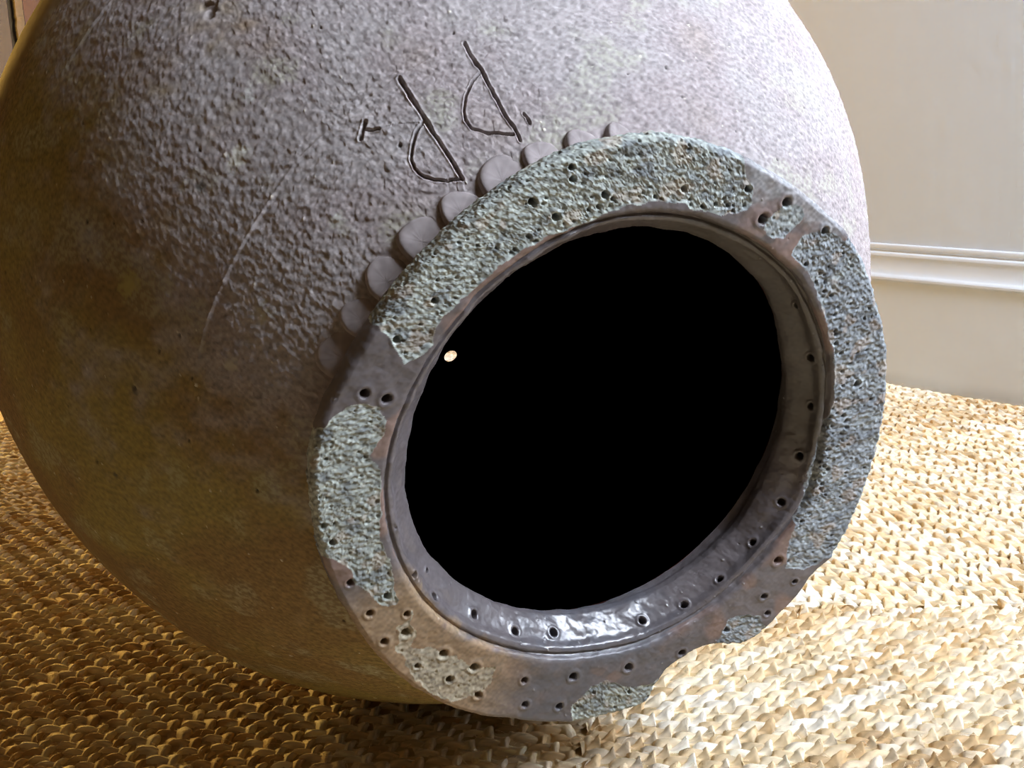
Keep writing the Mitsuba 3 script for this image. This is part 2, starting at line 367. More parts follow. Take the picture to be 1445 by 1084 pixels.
RA = [176.9,176.2,175.9,175.7,175.6,175.6,176.4,177.4,178.4,179.2,179.8,180.2,180.6,180.9,181.3,181.7,181.5,180.9,179.3,178.6,177.9,177.4,176.9,179.1,177.9,178.3,178.8,179.1,179.2,179.1,178.3,177.5,176.7,175.8,174.3,174.9,174.6,174.4,177.4,174.9,174.7,175.7,176.1,176.9,177.0,176.4,176.1,179.6,183.0,185.8,183.1,180.3,179.4,179.1,179.5,180.3,179.8,178.4,180.1,178.5]
RB = [155.8,155.3,154.8,154.7,154.9,155.1,155.1,155.2,155.7,156.1,156.8,157.7,158.7,158.4,157.7,157.2,157.0,156.8,156.6,156.7,157.2,157.6,157.9,157.7,157.5,158.2,158.7,159.0,159.2,159.6,160.0,159.9,159.6,159.3,159.0,158.9,158.9,158.9,159.0,158.9,157.3,155.7,155.0,155.1,156.3,157.5,158.5,159.1,159.3,159.5,160.0,162.6,163.5,161.9,160.8,160.2,159.7,159.4,158.2,156.9]
PATCH = {
    'P1': [[-61.3,191.6],[-57.7,185.1],[-54.7,181.6],[-52.6,186.7],[-49.3,188.8],[-45.4,184.9],[-39.8,184.7],[-35.3,185.5],[-28.1,185.2],[-21.3,182.4],[-11.0,182.4],[-4.1,185.8],[1.2,186.8],[8.4,185.7],[13.2,181.8],[18.8,181.5],[24.6,190.8],[25.6,199.0],[23.5,206.5],[20.4,214.4],[19.2,225.4],[16.3,240.0],[2.2,243.7],[-12.3,243.8],[-28.4,239.7],[-40.5,240.1],[-52.0,233.1],[-57.4,231.9],[-57.1,221.6],[-58.1,209.8],[-60.7,196.5]],
    'P2': [[41.3,183.8],[41.0,196.9],[42.0,205.8],[44.6,214.4],[46.6,218.0],[49.6,220.0],[49.1,229.8],[67.2,244.9],[88.3,256.8],[111.3,250.7],[122.5,248.1],[124.0,235.9],[126.0,231.5],[128.5,221.1],[130.4,204.6],[126.2,192.3],[121.3,186.5],[116.4,183.6],[110.6,177.6],[101.6,174.8],[94.0,176.6],[86.8,180.0],[80.7,180.2],[72.4,180.7],[63.0,180.5],[57.1,180.9],[52.8,182.8],[48.5,185.3],[43.2,183.2]],
    'P3': [[-78.0,236.9],[-75.8,230.2],[-73.7,225.4],[-71.6,218.4],[-70.9,205.3],[-70.9,197.2],[-73.6,190.2],[-76.1,188.1],[-78.5,191.3],[-81.1,196.2],[-82.5,192.6],[-84.7,185.3],[-87.6,183.8],[-90.6,184.6],[-93.4,186.0],[-100.9,189.2],[-107.1,186.9],[-115.3,192.4],[-117.7,197.7],[-115.7,206.3],[-110.8,210.3],[-107.1,214.5],[-103.4,215.8],[-101.4,223.2],[-99.2,236.9],[-87.0,244.7]],
    'P4': [[-173.5,251.3],[-172.9,235.9],[-172.2,221.4],[-174.3,212.0],[-176.3,204.5],[-179.7,203.4],[178.0,206.4],[176.0,212.2],[173.0,217.2],[170.0,220.0],[168.1,218.3],[162.7,227.0],[173.1,280.9]],
    'P5': [[154.5,221.2],[153.1,218.5],[150.7,207.8],[147.9,201.7],[144.1,209.8],[141.8,223.3],[142.5,238.0],[141.1,254.7],[150.3,260.2]],
    'P6': [[-128.5,207.1],[-134.9,196.3],[-145.3,196.3],[-149.3,191.9],[-151.0,201.4],[-149.2,216.8],[-145.2,228.3],[-140.2,228.8],[-135.0,225.7],[-126.0,214.3],[-121.9,206.0],[-122.2,193.5]],
    'P7': [[31.2,207.7],[36.2,212.9],[38.1,209.4],[37.6,196.5],[37.2,187.1],[34.3,183.0],[31.4,184.0],[30.2,192.9],[31.7,202.2]]}
HOLES = [[-107.5,217.2,5],[-114.5,198.6,5],[-115.8,215.0,5],[-124.8,203.4,6],[-123.1,218.8,5],[-135.8,197.9,6],[-144.7,196.4,6],[-141.4,212.5,5],[-149.6,216.3,5],[-133.0,216.1,4],[-161.2,217.7,5],[-158.6,196.6,5],[-171.0,193.2,6],[-169.3,219.5,5],[174.6,195.0,6],[129.9,192.5,6],[131.5,223.4,4],[138.3,208.6,5],[140.2,226.0,4],[149.5,209.9,4],[161.0,203.9,5],[83.1,200.6,5],[29.5,190.7,7],[32.4,209.2,6.5],[44.2,212.5,5],[22.7,204.6,4],[-68.8,210.1,6],[-68.9,194.0,6],[-57.6,205.9,5],[-48.0,200.1,4],[-23.2,211.0,5],[-14.8,222.0,4],[-15.1,214.0,4],[-9.2,196.7,5],[-19.9,194.0,5],[8.4,195.0,4],[-94.4,225.8,4],[-98.1,221.3,4],[-177.0,211.2,3],[174.5,220.0,3],[-121.1,194.5,4]]
THROAT_HOLES = [[-114.6,5.5,4],[-124.3,9.0,5],[-139.1,16.0,5],[-153.1,15.0,5],[-165.6,17.5,5],[167.6,15.5,5],[-100.4,4.0,4],[130.4,14.5,5],[143.5,12.0,5],[155.3,12.5,5],[117.2,14.0,5],[57.2,13.0,4],[73.8,12.5,5],[88.5,13.0,5],[103.4,14.5,5],[-118.8,18.0,2.5]]
STROKES = {
    'stemA': (4.2, [[-28.53,102.5],[-28.76,91.9],[-28.9,82.7],[-29.04,75.9],[-29.34,67.4],[-29.48,58.3],[-29.62,49.6],[-30.04,40.3]]),
    'bowlA': (3.2, [[-29.11,75.4],[-31.26,72.0],[-32.85,67.5],[-34.39,62.2],[-34.92,56.9],[-34.58,51.5],[-33.55,47.0],[-31.98,43.0],[-30.27,40.7]]),
    'dash': (4.5, [[-35.77,93.8],[-36.76,91.1],[-37.71,88.4]]),
    'dash2': (2.5, [[-36.69,90.9],[-35.79,87.9],[-34.91,85.5]]),
    'dash3': (1.3, [[-34.88,85.6],[-32.46,81.4],[-29.86,74.5]]),
    'stemB': (3.4, [[-18.27,104.6],[-18.44,96.8],[-18.42,90.5],[-18.26,84.6],[-18.49,75.2],[-18.55,66.0],[-18.72,56.6],[-18.38,49.4],[-18.49,43.1]]),
    'bowlB': (2.8, [[-18.23,84.7],[-20.27,80.9],[-22.26,75.0],[-23.64,68.7],[-24.3,63.7],[-24.22,58.2],[-22.44,52.5],[-18.99,46.9]]),
    'scar': (3, [[-15.92,54.4],[-15.66,49.1]])}
PADS = [[-24.68,34.7],[-16.88,36.0],[-33.64,32.9],[-41.83,34.7],[-9.09,35.4],[-1.87,37.1],[-50.8,34.8],[-58.68,35.1],[-66.1,34.9]]

BODY_R = PchipInterpolator([0.0, 0.03, 0.12, 0.25, 0.42, 0.62, 0.85, 1.05, 1.18], [0.17, 0.2191, 0.3009, 0.3794, 0.4143, 0.3889, 0.3380, 0.262, 0.205])


def jar_point(th, s, r):
    """th in degrees clockwise from the top as seen from the mouth, s metres back along the axis, r the radius."""
    a = np.radians(th)
    return MOUTH + AXIS * np.asarray(s)[..., None] + np.asarray(r)[..., None] * (np.cos(a)[..., None] * E_UP + np.sin(a)[..., None] * E_SIDE)


def grid_faces(nr, nc, closed):
    i, j = np.meshgrid(np.arange(nr - 1), np.arange(nc if closed else nc - 1), indexing='ij')
    j2 = (j + 1) % nc
    q = np.stack([i * nc + j, i * nc + j2, (i + 1) * nc + j2, (i + 1) * nc + j], -1).reshape(-1, 4)
    return np.vstack([q[:, [0, 1, 2]], q[:, [0, 2, 3]]])


def seg_dist(x, y, line):
    """Distance of points to a polyline, all in metres."""
    d = np.full(x.shape, 9.0)
    for (ax, ay), (bx, by) in zip(line[:-1], line[1:]):
        ex, ey = bx - ax, by - ay
        t = np.clip(((x - ax) * ex + (y - ay) * ey) / (ex * ex + ey * ey + 1e-12), 0, 1)
        d = np.minimum(d, np.hypot(x - ax - t * ex, y - ay - t * ey))
    return d


def inside_poly(x, y, poly):
    c = np.zeros(x.shape, bool)
    for (ax, ay), (bx, by) in zip(poly, poly[1:] + poly[:1]):
        c ^= ((ay > y) != (by > y)) & (x < (bx - ax) * (y - ay) / (by - ay + 1e-15) + ax)
    return c


def step(a, b, x):
    t = np.clip((x - a) / (b - a), 0, 1)
    return t * t * (3 - 2 * t)


def pits(p, cell, share, size, seed):
    """0..1 dimples: one random centre per cell of a 3-d lattice, for a share of the cells."""
    q = p / cell
    i0 = np.floor(q).astype(np.int64)
    out = np.zeros(len(p))
    for a in (-1, 0, 1):
        for b in (-1, 0, 1):
            for c in (-1, 0, 1):
                i = i0 + [a, b, c]
                h = (i[:, 0] * 73856093 ^ i[:, 1] * 19349663 ^ i[:, 2] * 83492791) + seed * 7919
                r = [((h * k) ^ ((h * k) >> 15)) * 2246822519 % 65521 / 65521.0 for k in (1, 31, 577, 7001)]
                d = np.linalg.norm(q - i - np.stack(r[:3], 1), axis=1)
                out = np.maximum(out, np.where(r[3] < share, step(size, size * 0.45, d), 0))
    return out


# --- body: one fine skin where it shows, coarser round the back; spigot hole near the foot
HOLE_TH, HOLE_S, HOLE_TH_IN, HOLE_S_IN, HOLE_R = 147.41, 0.8220, 147.64, 0.8042, 0.0095
loc = np.linspace(-1.6, 1.6, 9) * HOLE_R


def axis_lines(spans):
    out = []
    for a, b, d in spans: out += list(np.arange(a, b - d * 0.3, d))
    return out


th_lines = np.array(axis_lines([(-172, -40, 0.24), (-40, -11, 0.11), (-11, 84, 0.24), (84, 188, 1.6)]))
r_h = float(BODY_R(HOLE_S))
th_h = HOLE_TH + np.degrees(loc / r_h)
th_lines = np.sort(np.concatenate([th_lines[(th_lines < th_h[0] - 0.5) | (th_lines > th_h[-1] + 0.5)], th_h]))
s_lines = np.array(axis_lines([(0.014, 0.034, 0.001), (0.034, 0.113, 0.00052), (0.113, 0.25, 0.00105), (0.25, 0.40, 0.0014), (0.40, 1.18, 0.012)]) + [1.18])
s_h = HOLE_S + loc
s_lines = np.sort(np.concatenate([s_lines[(s_lines < s_h[0] - 0.003) | (s_lines > s_h[-1] + 0.003)], s_h]))
TH, S_ = np.meshgrid(th_lines, s_lines)
nr, nc = TH.shape
th, s = TH.ravel(), S_.ravel()
r0, dr0 = BODY_R(s), BODY_R.derivative()(s)
rad = np.cos(np.radians(th))[:, None] * E_UP + np.sin(np.radians(th))[:, None] * E_SIDE
nrm = rad - dr0[:, None] * AXIS
nrm /= np.linalg.norm(nrm, axis=1, keepdims=True)
P0 = MOUTH + AXIS * s[:, None] + rad * r0[:, None]
fine = (s < 0.405) & ((th < 88) | (th > 186))
h = np.zeros(len(s)); grain = np.full(len(s), 0.5); f2 = np.full(len(s), 0.5)
Pf = P0[fine]
grain[fine] = 0.7 * meshkit.fbm(Pf / 0.0030, 2, 1) + 0.3 * meshkit.noise(Pf / 0.0070, 11)
f2[fine] = meshkit.fbm(Pf / 0.014, 2, 2)
ledge = meshkit.noise(Pf / 0.0052, 12)
big = meshkit.fbm(P0 / 0.09, 3, 3)
zone = step(-36, 36, th + 82 - 120 * (s - 0.1) + 60 * (big - 0.5) + 45 * (f2 - 0.5))                        # rough grey shoulder above, smoother and darker olive-brown below
zone[th > 86] = 0.3
coarse = 0.25 + 0.75 * zone
h += coarse * (0.0021 * (grain - 0.5) + 0.0006 * (f2 - 0.5)) + 0.002 * (big - 0.5)
h[fine] += coarse[fine] * 0.0004 * step(0.52, 0.66, ledge)
pit = np.zeros(len(s)); pit[fine] = np.maximum(pits(Pf, 0.022, 0.40, 0.085, 5), pits(Pf, 0.013, 0.22, 0.085, 15))
grit = np.zeros(len(s)); grit[fine] = np.maximum(pits(Pf, 0.010, 0.30, 0.10, 9), pits(Pf, 0.019, 0.35, 0.085, 19))
h -= 0.0013 * pit
h += 0.0007 * grit
# turning lines
for s0, t0, t1, dep, seed in ((0.1045, -100, -14, 0.0005, 1), (0.1185, -16, 86, -0.0005, 2), (0.3175, -75, 40, 0.0006, 3), (0.213, -60, 60, -0.0002, 4)):
    c = s0 + 0.003 * (meshkit.noise(np.stack([th / 9, th * 0, th * 0], -1), seed) - 0.5)
    amp = step(t0, t0 + 12, th) * step(t1, t1 - 12, th) * (0.45 + 0.9 * meshkit.noise(np.stack([th / 4, th * 0 + 5, th * 0], -1), seed))
    sd = (s - c) * np.sqrt(1 + dr0 ** 2)
    h += dep * amp * (np.exp(-(sd / 0.0009) ** 2) - 0.55 * np.exp(-((sd + 0.0022) / 0.0010) ** 2))
    h += 0.0005 * amp * step(-0.004, 0.0, sd) * step(0.02, 0.0, sd)
# the scratched marks
near = (th > -41) & (th < -10) & (s > 0.03) & (s < 0.116)
x, y = np.radians(th[near]) * 0.262, s[near] * 1.33
jx = 0.0007 * (meshkit.noise(np.stack([x / 0.004, y / 0.004, x * 0], -1), 6) - 0.5)
groove = np.zeros(near.sum()); ridge = np.zeros(near.sum())
for name, (wd, pts) in STROKES.items():
    line = [(math.radians(a) * 0.262, b / 1000 * 1.33) for a, b in pts]
    d = seg_dist(x + jx, y + jx, line)
    hw = wd * 0.00030
    vary = 0.8 + 0.5 * meshkit.noise(np.stack([x / 0.012, y / 0.012, x * 0 + wd], -1), 7)
    dp = 0.0009 + 0.0006 * wd if wd > 1.5 else 0.0004
    groove = np.maximum(groove, dp * step(hw * 1.15 * vary, hw * 0.35 * vary, d))
    ridge = np.maximum(ridge, 0.0005 * min(1, wd / 3) * np.exp(-((d - hw * 1.7) / (hw * 0.55)) ** 2) * vary)
h[near] += np.where(groove > 0.0001, -groove, ridge)
# colour of the skin
ash = np.array([0.298, 0.262, 0.262]); ash2 = np.array([0.318, 0.292, 0.290]); olive = np.array([0.245, 0.190, 0.055]); umber = np.array([0.205, 0.132, 0.050])
m1 = meshkit.fbm(P0 / 0.05, 3, 31)[:, None]; m2 = meshkit.fbm(P0 / 0.16, 2, 32)[:, None]
up = ash + (ash2 - ash) * step(0.35, 0.65, m1)
low = umber + (olive - umber) * step(0.38, 0.60, 0.6 * m2 + 0.4 * m1)
colr = low + (up - low) * step(0.05, 0.95, zone + 0.7 * (m1[:, 0] - 0.5))[:, None]
spk = np.full(len(s), 0.5); spk[fine] = meshkit.fbm(Pf / 0.0026, 2, 41)
colr = colr * (0.50 + 1.0 * spk[:, None])
green = step(0.57, 0.70, meshkit.fbm(P0 / 0.035, 3, 44))[:, None] * (0.25 + 0.75 * step(0.45, 0.6, spk))[:, None] * 0.4
colr = colr * (1 - green) + np.array([0.36, 0.38, 0.27]) * green
colr = colr * (1 - 0.75 * pit[:, None]) + np.array([0.03, 0.028, 0.025]) * 0.75 * pit[:, None]
colr = colr * (1 - 0.75 * grit[:, None]) + np.array([0.70, 0.66, 0.56]) * 0.75 * grit[:, None]
for t0, s0, size, c in ((-50.56, 0.1361, 9, (0.62, 0.62, 0.55)), (-71.6, 0.1645, 11, (0.34, 0.30, 0.10)), (28.74, 0.1339, 4, (0.75, 0.75, 0.75)), (-56.2, 0.1442, 5, (0.10, 0.10, 0.09)), (-44.0, 0.1569, 6, (0.45, 0.46, 0.42)),
                        (-74.95, 0.0838, 6, (0.45, 0.43, 0.36)), (-48.4, 0.0667, 7, (0.42, 0.42, 0.38)), (-97.9, 0.1727, 3.5, (0.05, 0.045, 0.03)), (-84.3, 0.1485, 3.5, (0.05, 0.045, 0.04)), (-66.0, 0.075, 8, (0.40, 0.40, 0.34))):
    d = np.hypot((th - t0) * np.pi / 180 * BODY_R(s0), (s - s0) * 1.3) * 1000
    k = step(size * 1.2, size * 0.3, d + size * 1.1 * (grain - 0.5) * 2)[:, None] * 0.8
    colr = colr * (1 - k) + np.array(c) * k
# a chipped flake high on the shoulder
d = seg_dist(np.radians(th) * 0.365, s, [(math.radians(-40.4) * 0.365, 0.219), (math.radians(-39.4) * 0.365, 0.2235), (math.radians(-40.1) * 0.365, 0.228)])
k = step(0.0042, 0.0015, d + 0.003 * (grain - 0.5))
h -= 0.0022 * k
colr = colr * (1 - 0.4 * k[:, None]) + np.array([0.10, 0.07, 0.05]) * 0.4 * k[:, None]
colr = np.clip(colr, 0.01, 0.9)
gloss = np.clip((1 - zone) * 0.75 + 0.1 * (m1[:, 0] - 0.5), 0, 1)
V = P0 + nrm * h[:, None]


def hole_cells(nr, nc, thl, sl, t0, s0, closed=True):
    """True for the grid cells that the spigot hole takes away."""
    t2 = np.append(thl, thl[0] + 360)
    ct, cs_ = (t2[1:] + t2[:-1]) / 2, (sl[1:] + sl[:-1]) / 2
    return np.hypot(np.radians(ct - t0)[None] * r_h, (cs_ - s0)[:, None]) < HOLE_R


def snap_hole(thl, sl, t0, s0):
    """Moves the grid corners that bound the hole onto its circle."""
    A, B = np.meshgrid(thl, sl)
    x, y = np.radians(A - t0) * r_h, B - s0
    d = np.hypot(x, y)
    cut = hole_cells(len(sl), len(thl), thl, sl, t0, s0)
    touch = np.zeros(A.shape, bool)
    for i, j in zip(*np.nonzero(cut)):
        for di in (0, 1):
            for dj in (0, 1): touch[i + di, (j + dj) % len(thl)] = True
    allin = np.ones(A.shape, bool)
    for i, j in zip(*np.nonzero(touch)):
        allin[i, j] = cut[i - 1, j - 1] and cut[i - 1, j] and cut[i, j - 1] and cut[i, j]
    rim_ = touch & ~allin
    f = np.where(rim_, HOLE_R / np.maximum(d, 1e-9), 1)
    return cut, rim_, t0 + np.degrees(x * f / r_h), s0 + y * f


cut, rimmask, TH2, S2 = snap_hole(th_lines, s_lines, HOLE_TH, HOLE_S)
mv = np.nonzero(rimmask.ravel())[0]
V[mv] = jar_point(TH2.ravel()[mv], S2.ravel()[mv], BODY_R(S2.ravel()[mv]))
F = grid_faces(nr, nc, True)
keepf = ~np.concatenate([cut.ravel(), cut.ravel()])
F = F[keepf]
# flat foot
cen = len(V)
V = np.vstack([V, MOUTH + AXIS * 1.17])
last = (nr - 1) * nc + np.arange(nc)
F = np.vstack([F, np.stack([last, np.roll(last, -1), np.full(nc, cen)], 1)])
colr = np.vstack([colr, [0.3, 0.25, 0.2]]); gloss = np.append(gloss, 0)
bm = trimesh.Trimesh(V, F, process=False)
if (bm.face_normals[len(F) // 3] @ nrm[F[len(F) // 3][0]]) < 0: F = F[:, ::-1]; bm = trimesh.Trimesh(V, F, process=False)
add('storage_jar__body', bm, 'mat_body', smooth=True, uv=np.stack([gloss, gloss * 0], 1), color=colr)
labels['storage_jar__body'] = {'label': 'ash-grey and olive body with scratched marks on the shoulder'}

# --- inside, its shade painted near black, with the same hole, and the wall of the hole
thi = np.arange(-180, 180, 4.0)
th_h2 = HOLE_TH_IN + np.degrees(loc / r_h)
thi = np.sort(np.concatenate([thi[(thi < th_h2[0] - 1) | (thi > th_h2[-1] + 1)], th_h2]))
si = np.concatenate([[0.046, 0.055, 0.07, 0.09], np.arange(0.12, 1.16, 0.03)])
s_h2 = HOLE_S_IN + loc
si = np.sort(np.concatenate([si[(si < s_h2[0] - 0.004) | (si > s_h2[-1] + 0.004)], s_h2]))
cut2, rim2, TI, SI = snap_hole(thi, si, HOLE_TH_IN, HOLE_S_IN)
IN_R = PchipInterpolator([0.046, 0.055, 0.09, 0.14, 0.25, 0.42, 0.62, 0.78, 0.85, 1.05, 1.16], [0.1625, 0.180, 0.250, 0.296, 0.358, 0.395, 0.371, 0.3405, 0.324, 0.246, 0.19])
Vi = jar_point(TI.ravel(), SI.ravel(), IN_R(SI.ravel()))
Fi = grid_faces(len(si), len(thi), True)
Fi = Fi[~np.concatenate([cut2.ravel(), cut2.ravel()])][:, ::-1]
cen = len(Vi); last = (len(si) - 1) * len(thi) + np.arange(len(thi))
Vi = np.vstack([Vi, MOUTH + AXIS * 1.15]); Fi = np.vstack([Fi, np.stack([np.roll(last, -1), last, np.full(len(thi), cen)], 1)])
a1 = np.arctan2(S2.ravel()[mv] - HOLE_S, np.radians(TH2.ravel()[mv] - HOLE_TH) * r_h)
mi2 = np.nonzero(rim2.ravel())[0]
a2 = np.arctan2(SI.ravel()[mi2] - HOLE_S_IN, np.radians(TI.ravel()[mi2] - HOLE_TH_IN) * r_h)
po, pi_ = V[mv[np.argsort(a1)]], Vi[mi2[np.argsort(a2)]]
n_h = min(len(po), len(pi_))
base = len(Vi)
Vi = np.vstack([Vi, po, pi_])
tube = [[base + i, base + (i + 1) % n_h, base + len(po) + (i + 1) % n_h] for i in range(n_h)] + [[base + i, base + len(po) + (i + 1) % n_h, base + len(po) + i] for i in range(n_h)]
Fi = np.vstack([Fi, tube])
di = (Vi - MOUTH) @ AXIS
ci = np.array([0.010, 0.007, 0.006]) + np.array([0.10, 0.018, 0.008]) * np.clip((0.072 - di) / 0.02, 0, 1)[:, None]  # near-black colour stands in for the shade inside; redder towards the mouth
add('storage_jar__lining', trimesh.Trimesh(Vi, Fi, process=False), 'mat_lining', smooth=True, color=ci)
labels['storage_jar__lining'] = {'label': 'inside of the jar, its shade painted as near black'}

# --- rim: a broad flat flange with a rolled inner lip
N_TH = 1900
tl_ = np.arange(N_TH) * 360.0 / N_TH - 180


def periodic(tab, deg):
    t = np.arange(-180, 180, 360 / len(tab))
    p = PchipInterpolator(np.concatenate([t - 360, t, t + 360]), np.tile(tab, 3))
    return p(deg) / 1000


def blur(tab, n=1):
    tab = np.array(tab, float)
    for _ in range(n): tab = (np.roll(tab, 1) + 2 * tab + np.roll(tab, -1)) / 4
    return tab


ro, ra, rb = periodic(RO, tl_), periodic(blur(RA), tl_), periodic(blur(RB), tl_)
knots = [(0.030, 'o', -0.0165), (0.0235, 'o', -0.008), (0.0175, 'o', -0.0022), (0.012, 'o', 0.0), (0.006, 'o', 0.0), (0.0025, 'o', -0.0010), (0.0, 'o', -0.0045), (0.0, 'a', 0.0095), (0.0002, 'a', 0.0045), (0.0018, 'a', 0.0014),
         (0.0052, 'a', 0.0), (0.0062, 'a', -0.0008), (0.0046, 'a', -0.0030), (0.0062, 'a', -0.0062), (0.0125, 'm', 0.0022), (0.0205, 'b', 0.0058), (0.0265, 'b', 0.0016), (0.0305, 'b', 0.0), (0.0350, 'b', 0.0004), (0.0400, 'b', 0.0028), (0.046, 'c', 0.1625)]
ks = np.array([k[0] for k in knots])
kr0 = np.array([{'o': 0.23, 'a': 0.1776, 'b': 0.158, 'm': 0.1678, 'c': 0}[k[1]] + k[2] for k in knots])
arc = np.concatenate([[0], np.cumsum(np.hypot(np.diff(ks), np.diff(kr0)))])
kr = np.stack([{'o': ro, 'a': ra, 'b': rb, 'm': (ra + rb) / 2, 'c': ra * 0}[k[1]] + k[2] for k in knots], 0)          # knots x theta
u_l = np.linspace(0, arc[-1], int(arc[-1] / 0.00078))
PS, PR = PchipInterpolator(arc, ks)(u_l), PchipInterpolator(arc, kr, axis=0)(u_l)
nr, nc = PR.shape
TH = np.repeat(tl_[None], nr, 0); SS = np.repeat(PS[:, None], nc, 1)
dS = np.gradient(PS)[:, None] * np.ones((1, nc)); dR = np.gradient(PR, axis=0)
th, s, r = TH.ravel(), SS.ravel(), PR.ravel()
rad = np.cos(np.radians(th))[:, None] * E_UP + np.sin(np.radians(th))[:, None] * E_SIDE
nl = np.hypot(dS, dR).ravel()
nrm = (-dR.ravel() / nl)[:, None] * -AXIS * -1 * -1 + (dS.ravel() / nl)[:, None] * -rad
# outward: on the face (radius shrinking along the profile) it must look out of the mouth
if (nrm[(nr // 2) * nc] @ AXIS) > 0 and abs(nrm[(nr // 3) * nc] @ AXIS) > 0.5: nrm = -nrm
P0 = MOUTH + AXIS * s[:, None] + rad * r[:, None]
X, Y = r * np.sin(np.radians(th)), r * np.cos(np.radians(th))          # the face laid flat
face = (s < 0.010) & (r > 0.1725)
w1 = meshkit.fbm(P0 / 0.010, 3, 51) - 0.5; w2 = meshkit.fbm(P0 / 0.010, 3, 52) - 0.5
tag = np.full(len(th), -1)
depthmask = np.zeros(len(th))
pnames = list(PATCH)
for i, nm in enumerate(pnames):
    poly = [(b / 1000 * math.sin(math.radians(a)), b / 1000 * math.cos(math.radians(a))) for a, b in PATCH[nm]]
    jit = 0.007 if nm not in ('P6',) else 0.014
    xx, yy = X + jit * w1, Y + jit * w2
    row0 = np.where((th < 0) & (th > -62), 22, 6)
    ins = inside_poly(xx, yy, poly) & (s < 0.020) & (np.arange(len(th)) // nc > row0)
    d = seg_dist(xx, yy, poly + poly[:1])
    tag[ins] = i
    depthmask = np.maximum(depthmask, np.where(ins, step(0, 0.0022, d), 0))
rough = depthmask
g1 = 0.6 * meshkit.noise(P0 / 0.0022, 61) + 0.4 * meshkit.noise(P0 / 0.0048, 64); g2 = np.random.default_rng(8).random(len(P0)); g3 = meshkit.fbm(P0 / 0.011, 2, 63)
pt = pits(P0, 0.0055, 0.42, 0.26, 3)
pt2 = pits(P0, 0.016, 0.22, 0.15, 4)
ves = np.clip(step(0.200, 0.188, r) * step(-40, -20, th) * step(130, 115, th) + step(0.193, 0.183, r), 0, 1) * step(0.004, 0.002, s)
pt = np.maximum(pt, 1.7 * pits(P0, 0.0062, 0.8, 0.36, 13) * ves)
half = np.array([{'P6': 0.45, 'P7': 0.55}.get(pnames[i], 1.0) if i >= 0 else 0 for i in tag])
h = rough * half * (0.0026 * (g1 - 0.47) + 0.0007 * (g2 - 0.5) + 0.0012 * (g3 - 0.5) - 0.0019 * pt - 0.0030 * pt2 - 0.0006)
small = pits(P0, 0.006, 0.10, 0.12, 8)
bumps = pits(P0, 0.009, 0.30, 0.13, 12)
h += (1 - rough) * (0.0026 * (meshkit.fbm(P0 / 0.014, 3, 71) - 0.5) + 0.0005 * (g1 - 0.5) + 0.0006 * bumps - 0.0010 * small)
lipz = (s > 0.004) & (r < 0.176)
h += lipz * 0.0024 * (meshkit.fbm(P0 / 0.022, 2, 73) - 0.5)
edgez = (np.arange(len(th)) // nc) < 21
h += edgez * 0.0018 * (g1 - 0.5)
hole = np.zeros(len(th)); lipring = np.zeros(len(th))
for t0, r_mm, size in HOLES:
    x0, y0 = r_mm / 1000 * math.sin(math.radians(t0)), r_mm / 1000 * math.cos(math.radians(t0))
    near = face & (np.abs(X - x0) < 0.012) & (np.abs(Y - y0) < 0.012)
    d = np.hypot(X[near] - x0, Y[near] - y0) * (1 + 0.35 * w1[near])
    hr = size * 0.00050
    hole[near] = np.maximum(hole[near], step(hr * 1.15, hr * 0.65, d)); lipring[near] = np.maximum(lipring[near], np.exp(-((d - hr * 1.75) / (hr * 0.5)) ** 2))
for t0, s_mm, size in THROAT_HOLES:
    near = lipz & (np.abs(s - s_mm / 1000) < 0.012) & (np.abs((th - t0 + 180) % 360 - 180) < 4)
    d = np.hypot((s[near] - s_mm / 1000) * 1.3, np.radians(th[near] - t0) * 0.167) * (1 + 0.35 * w1[near])
    hr = size * 0.00050
    hole[near] = np.maximum(hole[near], step(hr * 1.15, hr * 0.65, d)); lipring[near] = np.maximum(lipring[near], np.exp(-((d - hr * 1.75) / (hr * 0.5)) ** 2))
h = h * (1 - hole) - 0.011 * hole + 0.0007 * lipring * (1 - hole)
V = P0 + nrm * h[:, None]
# colour
cgrit = np.array([0.315, 0.345, 0.315]); cblue = np.array([0.235, 0.26, 0.28]); ctan = np.array([0.34, 0.27, 0.17])
bl = step(-20, 60, th) * step(178, 150, th)
bl = np.clip(bl + 1.2 * (g3 - 0.5), 0, 1)[:, None]
cg = cgrit * (1 - bl) + cblue * bl
sp = meshkit.noise(P0 / 0.0021, 81)[:, None]; sp2 = meshkit.noise(P0 / 0.0030, 82)[:, None]
cg = cg * (0.12 + 1.05 * sp + 0.70 * sp2)
dk = step(0.55, 0.68, meshkit.fbm(P0 / 0.014, 2, 85))[:, None] * 0.55
cg = cg * (1 - dk) + np.array([0.10, 0.115, 0.135]) * (0.4 + 1.2 * sp) * dk
warm = step(0.60, 0.72, meshkit.fbm(P0 / 0.012, 2, 83))[:, None] * 0.35
cg = cg * (1 - warm) + np.array([0.42, 0.31, 0.22]) * warm
cg = cg * (1 - 0.44 * np.minimum(pt, 1)[:, None]) + np.array([0.05, 0.05, 0.055]) * 0.44 * np.minimum(pt, 1)[:, None]
gl = np.array([0.105, 0.092, 0.096]) * (0.75 + 0.5 * meshkit.fbm(P0 / 0.02, 3, 91))[:, None]
redz = step(0.52, 0.66, meshkit.fbm(P0 / 0.03, 2, 92))[:, None] * (s < 0.004)[:, None] * 0.6
gl = gl * (1 - redz) + np.array([0.22, 0.135, 0.105]) * redz
tanz = (step(-106, -118, th) * step(-166, -146, th) * step(0.172, 0.182, r + 0.02 * w1))[:, None] * 0.75
gl = gl * (1 - tanz) + np.array([0.30, 0.20, 0.105]) * (0.8 + 0.4 * sp) * tanz
oliv = (step(-10, 20, th) * step(112, 95, th) * lipz)[:, None] * 0.65
